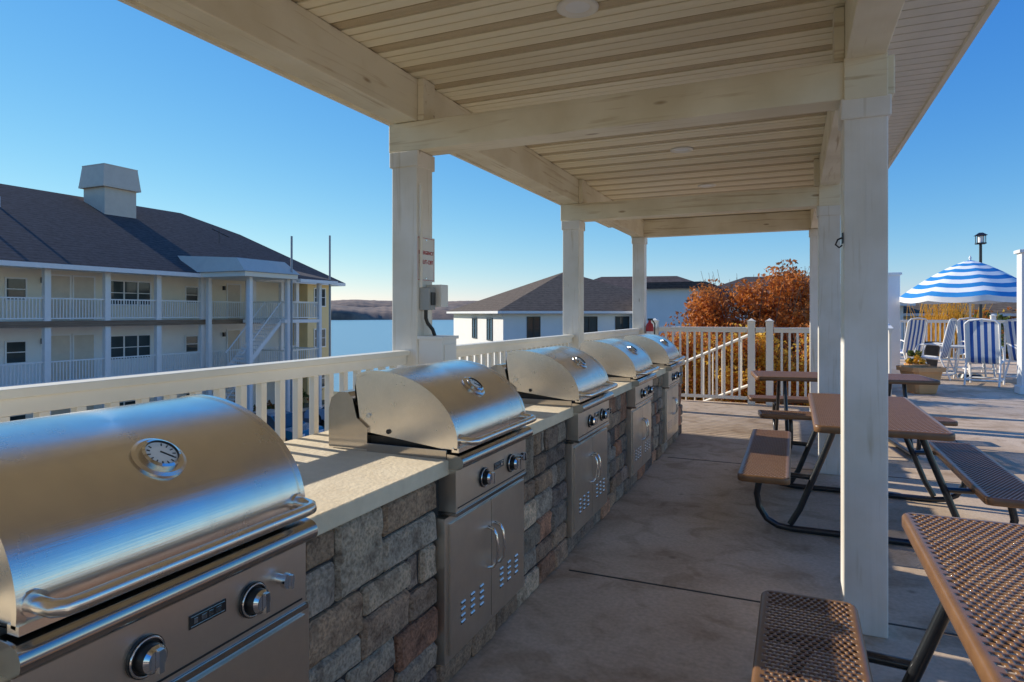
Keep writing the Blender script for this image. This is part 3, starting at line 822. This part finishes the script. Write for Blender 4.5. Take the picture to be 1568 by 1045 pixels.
pl = MB(); pl.cyl((-26.2, 28.6, zb), (-26.2, 28.6, 5.9), .06, 'greybox', 8); pl.cyl((-26.2, 31.9, zb), (-26.2, 31.9, 6.3), .06, 'greybox', 8); pl.obj('vent_poles', ap)

# ------------------------------------------------------------ houses
def house(name, cx, cy, ang, L, Wd, zt, rise, wall, roofk, zb_=-4.6, ov=.5, wins=()):
    e = empty(name, (cx, cy, 0)); e.rotation_euler = (0, 0, radians(ang))
    a, b = L/2, Wd/2
    m = MB(); m.box(-a, a, -b, b, zb_, zt-.17, wall); m.obj('walls', e)
    m = MB()
    if a >= b: V4 = (-a+b-.01, 0, zt+rise); V5 = (a-b+.01, 0, zt+rise)
    else: V4 = (0, -b+a-.01, zt+rise); V5 = (0, b-a+.01, zt+rise)
    V = [(-a-ov,-b-ov,zt),(a+ov,-b-ov,zt),(a+ov,b+ov,zt),(-a-ov,b+ov,zt),V4,V5]
    if a >= b: F = [(0,1,5,4),(1,2,5),(2,3,4,5),(3,0,4)]
    else: F = [(0,1,4),(1,2,5,4),(2,3,5),(3,0,4,5)]
    m.add(V, F, roofk)
    m.box(-a-ov, a+ov, -b-ov, b+ov, zt-.16, zt-.004, 'white')
    m.obj('roof', e)
    m = MB()
    for (side, u, z0, ww, hh) in wins:
        if side == 'S':
            m.T = Matrix.Rotation(-pi/2, 4, 'Z') @ Matrix.Translation((b, 0, 0)); window(m, 0, u-ww/2, u+ww/2, z0, z0+hh, 2, kf='black')
        elif side == 'W':
            m.T = Matrix.Rotation(pi, 4, 'Z') @ Matrix.Translation((a, 0, 0)); window(m, 0, u-ww/2, u+ww/2, z0, z0+hh, 2, kf='black')
        m.T = Matrix.Identity(4)
    if m.v: m.obj('windows', e)
    return e
ux = Vector((.75, .661)); uy = Vector((-.661, .75)); A = Vector((-16.5, 36.4))
c = A+ux*7+uy*7
house('hip_roof_house', c.x, c.y, math.degrees(math.atan2(.661, .75)), 14, 14, 1.65, 3.0, 'stuccow', 'shingle2', wins=(('S', -5.0, -.2, .9, 1.5), ('S', -1.2, -.6, 1.2, 1.9), ('S', 1.2, -.2, 1.0, 1.5), ('S', 3.5, -.2, 1.2, 1.5), ('W', 0, -.3, 1.4, 1.5), ('W', 4, -.3, 1.4, 1.5)))
house('hip_roof_house', -11.5, 52.0, 12, 16, 10, 2.2, 2.3, 'stuccow', 'shingle', wins=(('S', -3, -.3, 1.2, 1.6), ('S', 2, -.3, 1.2, 1.6)))
fh = empty('flat_roof_house'); m = MB(); m.box(-8.6, -5.3, 41, 47, -4.6, 3.0, 'stuccow'); m.box(-9.0, -4.9, 40.6, 47.3, 3.051, 3.45, 'shingle'); m.box(-8.8, -5.1, 40.8, 47.1, 3.001, 3.05, 'white'); m.obj('tower', fh)
m = MB(); m.box(-9.4, -8.62, 41.5, 46, -4.6, 1.6, 'stuccow'); window(m, -5.29, 42, 43.4, .2, 1.7, 2, kf='black'); m.obj('side_wing', fh)
house('long_roof_house', -1.0, 47.0, 4, 13, 9, 2.1, 1.9, 'stuccow', 'shingle')
house('brown_roof_house', 9.5, 50.0, -3, 11, 10, 1.5, 1.5, 'doorp', 'shingle2')

# ------------------------------------------------------------ plants
def leaf_pts(mb, cx, cy, cz, rx, ry, rz, n, size, ks, clumps=26, seed=1, spread=.42):
    rnd = random.Random(seed); cl = []
    for i in range(clumps):
        while True:
            p = Vector((rnd.uniform(-1,1), rnd.uniform(-1,1), rnd.uniform(-1,1)))
            if p.length < 1: break
        if p.length > .1: p = p*(.45+.4*rnd.random())/max(p.length, .45)
        cl.append((p, rnd.uniform(.16, .38), rnd.choice(ks)))
    groups = {}
    for i in range(n):
        p, r, k = cl[rnd.randrange(clumps)]
        dv = Vector((rnd.gauss(0, 1), rnd.gauss(0, 1), rnd.gauss(0, 1)))
        if dv.length > 2.1: dv = dv*2.1/dv.length
        q = p+dv*r*spread
        P = Vector((cx+q.x*rx, cy+q.y*ry, cz+q.z*rz))
        a = Vector((rnd.gauss(0,1), rnd.gauss(0,1), rnd.gauss(0,1))).normalized(); b = a.cross(Vector((rnd.gauss(0,1), rnd.gauss(0,1), rnd.gauss(0,1)))).normalized()
        s = size*rnd.uniform(.6, 1.3)
        kk = k if rnd.random() < .75 else rnd.choice(ks)
        vs, fs = groups.setdefault(kk, ([], [])); o = len(vs)
        vs.extend([P-a*s, P+b*s*.5, P+a*s, P-b*s*.5]); fs.append((o, o+1, o+2, o+3))
    for kk, (vs, fs) in groups.items(): mb.add(vs, fs, kk)
def bush(name, cx, cy, z0, rx, ry, h, n, size, ks, seed, stems=40, spread=.42):
    m = MB(); rnd = random.Random(seed)
    leaf_pts(m, cx, cy, z0+h*.52, rx, ry, h*.52, n, size, ks, 44, seed, spread)
    for i in range(stems):
        a = rnd.uniform(0, 2*pi); rr = rnd.random()**.5
        p0 = Vector((cx+cos(a)*rr*rx*.3, cy+sin(a)*rr*ry*.3, z0)); p1 = Vector((cx+cos(a)*rr*rx*.9, cy+sin(a)*rr*ry*.9, z0+h*rnd.uniform(.7, 1.02)))
        md = p0.lerp(p1, .5)+Vector((rnd.uniform(-.08,.08), rnd.uniform(-.08,.08), .1)); m.tube([p0, md, p1], [.014, .009, .003], 'bark', 4, caps=False)
    return m.obj(name)
bush('autumn_shrub', -.95, 15.0, -.5, 1.65, 1.3, 2.95, 20000, .05, ['leafo', 'leafo', 'leafo2'], 3, 70, .5)
bush('autumn_shrub', .2, 15.4, -.5, 1.25, 1.2, 3.1, 15000, .05, ['leafo', 'leafo', 'leafo2'], 5, 40, .5)
bush('golden_shrub', -2.1, 13.0, -.5, 1.1, .6, 1.7, 10000, .04, ['leafy', 'leafy', 'leafo'], 8, 50, .6)
bush('golden_shrub', -.7, 12.75, -.5, 1.0, .5, 1.75, 11000, .04, ['leafy', 'leafy', 'leafy', 'leafo'], 9, 40, .6)
bush('golden_shrub', .45, 12.8, -.5, .75, .5, 1.7, 8000, .04, ['leafy', 'leafy', 'leafo'], 19, 40, .6)
def tree(name, x, y, z0, h, r, ks, seed, n=3500, size=.16):
    m = MB(); rnd = random.Random(seed)
    m.tube([(x, y, z0), (x+.1, y, z0+h*.3), (x+.05, y+.1, z0+h*.6), (x, y, z0+h*.92)], [h*.03, h*.022, h*.014, .02], 'bark', 8)
    for i in range(16):
        a = rnd.uniform(0, 2*pi); zz = z0+h*rnd.uniform(.28, .75); l = r*rnd.uniform(.5, .95)
        p0 = Vector((x+.06, y, zz)); p1 = p0+Vector((cos(a)*l, sin(a)*l, l*.6)); m.tube([p0, p0.lerp(p1, .5)+Vector((0,0,.1)), p1], [h*.011, h*.007, .01], 'bark', 5, caps=False)
    leaf_pts(m, x, y, z0+h*.64, r, r, h*.38, n, size, ks, 30, seed)
    return m.obj(name)
tree('autumn_tree', 12.6, 45, -4.5, 6.9, 3.2, ['leafo', 'leafy', 'leafg'], 11)
tree('autumn_tree', 16.5, 46, -4.5, 7.1, 3.2, ['leafo', 'leafo2'], 12)
tree('autumn_tree', 19.8, 33, -4.5, 6.6, 2.8, ['leafo2', 'leafg'], 13)
tree('autumn_tree', 8.6, 41, -4.5, 6.2, 2.4, ['leafg', 'leafo'], 14)
gr = MB(); rnd = random.Random(4)
for i in range(260):
    x = 4.9+rnd.gauss(0, .4); y = 26.8+rnd.gauss(0, .3); a = rnd.uniform(0, 2*pi); l = rnd.uniform(.1, .5); h = rnd.uniform(1.3, 2.3)
    gr.tube([(x, y, -.3), (x+cos(a)*l*.3, y+sin(a)*l*.3, h*.6), (x+cos(a)*l, y+sin(a)*l, h)], [.012, .01, .004], 'leafy', 3, caps=False)
gr.obj('ornamental_grass')
ft = MB()
rnd = random.Random(21)
for i in range(60):
    x = rnd.uniform(30, 110) if i % 2 else rnd.uniform(-4, 60); y = rnd.uniform(70, 90)
    leaf_pts(ft, x, y, -2.0, 3.5, 3, 3.2+rnd.uniform(0, 1.2), 260, .5, ['leafo2', 'leafg', 'leafo'], 9, i)
ft.obj('distant_trees')
fs_ = MB()
for i in range(26):
    leaf_pts(fs_, -28.3+rnd.uniform(-.3, .3), 2+i*1.25, -3.9, .7, .7, .7, 260, .09, ['leafg', 'leafg', 'leafo2'], 8, 100+i)
fs_.obj('hedge')

# ------------------------------------------------------------ pool deck furniture
UX, UY = 3.77, 18.0
def umbrella(x, y, R=1.42, zr=1.90, za=2.74):
    m = MB(); nseg = 8; sub = 4; nr = 11; n = nseg*sub
    rows = []
    for i in range(nr+1):
        f = i/nr; ring = []
        for j in range(n):
            a = 2*pi*j/n; jj = (j % sub)/sub; sag = sin(pi*jj)
            r = R*f*(1-.05*sag*f); z = za-(za-zr)*(f**1.35)-.05*sag*f
            ring.append((x+cos(a)*r, y+sin(a)*r, z))
        rows.append(ring)
    for i in range(nr): m.ring([rows[i], rows[i+1]], 'blue' if i % 2 == 0 else 'fabw', True)
    m.ring([rows[-1], [(p[0], p[1], p[2]-.12) for p in rows[-1]]], 'fabw', True)
    m.cyl((x, y, 0.02), (x, y, za+.05), .022, 'white', 12); m.cyl((x, y, za+.04), (x, y, za+.1), .035, 'white', 12, .01)
    for j in range(nseg):
        a = 2*pi*j/nseg; m.tube([(x, y, za-.03), (x+cos(a)*R*.5, y+sin(a)*R*.5, za-.34), (x+cos(a)*R*.98, y+sin(a)*R*.98, zr-.01)], .008, 'white', 5)
    m.cyl((x, y, 0.002), (x, y, .09), .26, 'darksteel', 24, .22)
    m.obj('patio_umbrella')
umbrella(UX, UY)
m = MB(); tx_, ty_ = UX, UY
P = [[(tx_+cos(2*pi*j/36)*r, ty_+sin(2*pi*j/36)*r, z) for j in range(36)] for r, z in ((.03, .74), (.58, .74), (.60, .73), (.60, .71), (.57, .70), (.03, .70))]
m.ring(P, 'white', False)
for k in range(4):
    a = pi/4+k*pi/2; m.tube([(tx_+cos(a)*.45, ty_+sin(a)*.45, .70), (tx_+cos(a)*.5, ty_+sin(a)*.5, .35), (tx_+cos(a)*.55, ty_+sin(a)*.55, .005)], .02, 'white', 8)
m.obj('patio_table')
cm = MB()
def arc_tube(pts, r=.019): cm.tube(pts, r, 'white', 8)
for s_ in (-.29, .29):
    arc_tube([(s_, -.30, .005), (s_, -.29, .35), (s_, -.28, .62), (s_, -.22, .78), (s_, 0, .80), (s_, .18, .79), (s_, .27, .76)])
    arc_tube([(s_, .42, .005), (s_, .30, .30), (s_, .22, .50), (s_, .28, .80), (s_, .37, 1.20), (s_, .39, 1.28)])
    arc_tube([(s_, -.29, .50), (s_, .22, .46)])
    arc_tube([(s_, -.30, .12), (s_, .38, .12)])
arc_tube([(-.29, .39, 1.28), (-.22, .40, 1.35), (0, .40, 1.38), (.22, .40, 1.35), (.29, .39, 1.28)])
for y_, z_ in ((-.29, .50), (-.30, .12), (.38, .12)): arc_tube([(-.29, y_, z_), (.29, y_, z_)])
path = [(-.29, .50), (-.1, .47), (.12, .455), (.21, .48), (.25, .62), (.29, .82), (.34, 1.05), (.385, 1.33)]
for i in range(9):
    xa = -.27+i*.06; k = 'fabw' if i % 2 == 0 else 'blued'
    vs = [(xa, y_, z_) for y_, z_ in path]+[(xa+.0598, y_, z_) for y_, z_ in path]; n = len(path)
    cm.add(vs, [(a_, a_+1, n+a_+1, n+a_) for a_ in range(n-1)], k, True)
cme = cm.mesh('patio_chair')
for x, y, a in ((3.68, 16.35, 160), (2.95, 17.5, 245), (4.7, 17.2, 130), (2.75, 19.9, 215), (4.2, 19.4, 10), (5.4, 18.6, 80), (6.4, 20.5, -20)):
    o = bpy.data.objects.new('patio_chair', cme); COL.objects.link(o); o.location = (x, y, 0); o.rotation_euler = (0, 0, radians(a))
def pot(name, x, y, s, h, k='terra', plant=None, ang=10, seed=1):
    m = MB(); m.T = Matrix.Translation((x, y, .002)) @ Matrix.Rotation(radians(ang), 4, 'Z')
    prof_ = [(.58, 0), (.62, .03), (.86, .80), (.87, .82), (1.0, .83), (1.02, .99), (.98, 1.0), (.88, 1.0), (.86, .90)]
    rings = [[(a_[0]*s/2*f, a_[1]*s/2*f, z*h) for a_ in [(1,.8),(.8,1),(-.8,1),(-1,.8),(-1,-.8),(-.8,-1),(.8,-1),(1,-.8)]] for f, z in prof_]
    m.ring(rings, k, False); m.add(rings[-1], [tuple(range(8))], 'soil')
    if plant: leaf_pts(m, 0, 0, h+.1, s*.5, s*.5, .22, 500, .05, plant, 10, seed)
    m.obj(name)
pot('terracotta_planter', 2.2, 14.2, .62, .50, ang=25)
pot('potted_plant', 2.6, 17.3, .42, .34, plant=['leafg', 'leafy'], seed=4)
pot('black_trash_bin', 3.5, 21.3, .5, .7, k='black')
lp = MB(); lx, ly = 5.45, 24.7
lp.cyl((lx, ly, -.5), (lx, ly, 3.7), .05, 'black', 10, .04); lp.box(lx-.13, lx+.13, ly-.13, ly+.13, 3.7, 3.74, 'black'); lp.cyl((lx, ly, 3.74), (lx, ly, 3.95), .07, 'fabw', 12)
for a_, b_ in ((-.11,-.11),(.11,-.11),(.11,.11),(-.11,.11)): lp.cyl((lx+a_, ly+b_, 3.73), (lx+a_, ly+b_, 3.97), .012, 'black', 5)
frus(lp, lx, ly, 3.97, 4.06, .16, .16, .05, .05, 'black'); lp.obj('pole_lamp')
lp = MB(); lx, ly = -19.0, 33.5
lp.cyl((lx, ly, -4.4), (lx, ly, -.2), .06, 'black', 10, .045); lp.box(lx-.2, lx+.5, ly-.12, ly+.12, -.2, -.08, 'black'); lp.obj('street_lamp')

def car(x, y, ang, k):
    e = empty('parked_car', (x, y, -4.39)); e.rotation_euler = (0, 0, radians(ang))
    m = MB()
    body = [(-2.2,.35),(-2.22,.62),(-2.1,.82),(-1.2,.92),(.0,.93),(1.3,.90),(2.05,.80),(2.2,.6),(2.2,.35)]
    roof_ = [(-1.75,.90),(-1.2,1.38),(-.7,1.46),(.1,1.44),(.5,1.36),(1.15,.90)]
    m.prismY(body, -.88, .88, k)
    n = len(roof_); vs = []
    for sy_ in (-1, 1):
        for (xx, zz) in roof_: vs.append((xx, sy_*(.82-.22*(zz-.9)/.55), zz))
    m.add(vs, [(i, i+1, n+i+1, n+i) for i in range(n-1)], k); m.add(vs, [tuple(range(n)), tuple(reversed(range(n, 2*n)))], 'glass')
    m.add([(1.17, -.7, .93), (1.17, .7, .93), (.54, .6, 1.36), (.54, -.6, 1.36)], [(0,1,2,3)], 'glass')
    m.add([(-1.77, -.7, .93), (-1.77, .7, .93), (-1.22, .6, 1.38), (-1.22, -.6, 1.38)], [(0,1,2,3)], 'glass')
    m.obj('body', e, .03)
    m = MB()
    for xx in (-1.35, 1.38):
        for s_ in (-1, 1):
            m.cyl((xx, s_*.70, .32), (xx, s_*.90, .32), .32, 'black', 20); m.cyl((xx, s_*.901, .32), (xx, s_*.91, .32), .19, 'chrome', 14)
    m.obj('wheels', e)
    m = MB(); m.box(2.19, 2.22, -.75, -.45, .58, .7, 'fabw'); m.box(2.19, 2.22, .45, .75, .58, .7, 'fabw'); m.box(-2.24, -2.2, -.78, -.5, .6, .74, 'red'); m.box(-2.24, -2.2, .5, .78, .6, .74, 'red'); m.obj('lights', e)
car(-21.5, 22.3, 0, 'carp'); car(-21.5, 27.7, 180, 'carp2'); car(-21.6, 16.9, 0, 'carp2')

# ------------------------------------------------------------ light, sky, camera
el = radians(27); toSun = Vector((-cos(radians(6))*cos(el), sin(radians(6))*cos(el), sin(el)))
sl = bpy.data.lights.new('sun', 'SUN'); sl.energy = 5.0; sl.angle = radians(.53); sl.color = (1, .93, .80)
so_ = bpy.data.objects.new('sun', sl); COL.objects.link(so_); so_.rotation_euler = toSun.to_track_quat('Z', 'Y').to_euler(); so_.location = (-20, 0, 20)
wd = bpy.data.worlds.new('World'); S.world = wd; wd.use_nodes = True
nt = wd.node_tree; bg = nt.nodes['Background']
sk = nt.nodes.new('ShaderNodeTexSky'); sk.sky_type = 'NISHITA'; sk.sun_disc = False; sk.sun_elevation = el; sk.sun_rotation = math.atan2(toSun.x, toSun.y) % (2*pi)
sk.air_density = 1.0; sk.dust_density = 0; sk.ozone_density = 1.5
sep = nt.nodes.new('ShaderNodeSeparateColor'); cmbn = nt.nodes.new('ShaderNodeCombineColor')
nt.links.new(sk.outputs[0], sep.inputs[0])
for i, (gexp, gain) in enumerate(((1.45, .25), (.92, .82), (.36, 2.95))):
    p_ = nt.nodes.new('ShaderNodeMath'); p_.operation = 'POWER'; p_.inputs[1].default_value = gexp
    q_ = nt.nodes.new('ShaderNodeMath'); q_.operation = 'MULTIPLY'; q_.inputs[1].default_value = gain
    nt.links.new(sep.outputs[i], p_.inputs[0]); nt.links.new(p_.outputs[0], q_.inputs[0]); nt.links.new(q_.outputs[0], cmbn.inputs[i])
nt.links.new(cmbn.outputs[0], bg.inputs[0]); bg.inputs[1].default_value = .15
cam = bpy.data.cameras.new('camera'); co = bpy.data.objects.new('camera', cam); COL.objects.link(co)
co.location = (0, 0, 1.5); co.rotation_euler = (radians(90), 0, radians(23.6)); cam.sensor_width = 36; cam.lens = 22.64; cam.shift_y = -.027
cam.clip_start = .05; cam.clip_end = 20000
S.camera = co
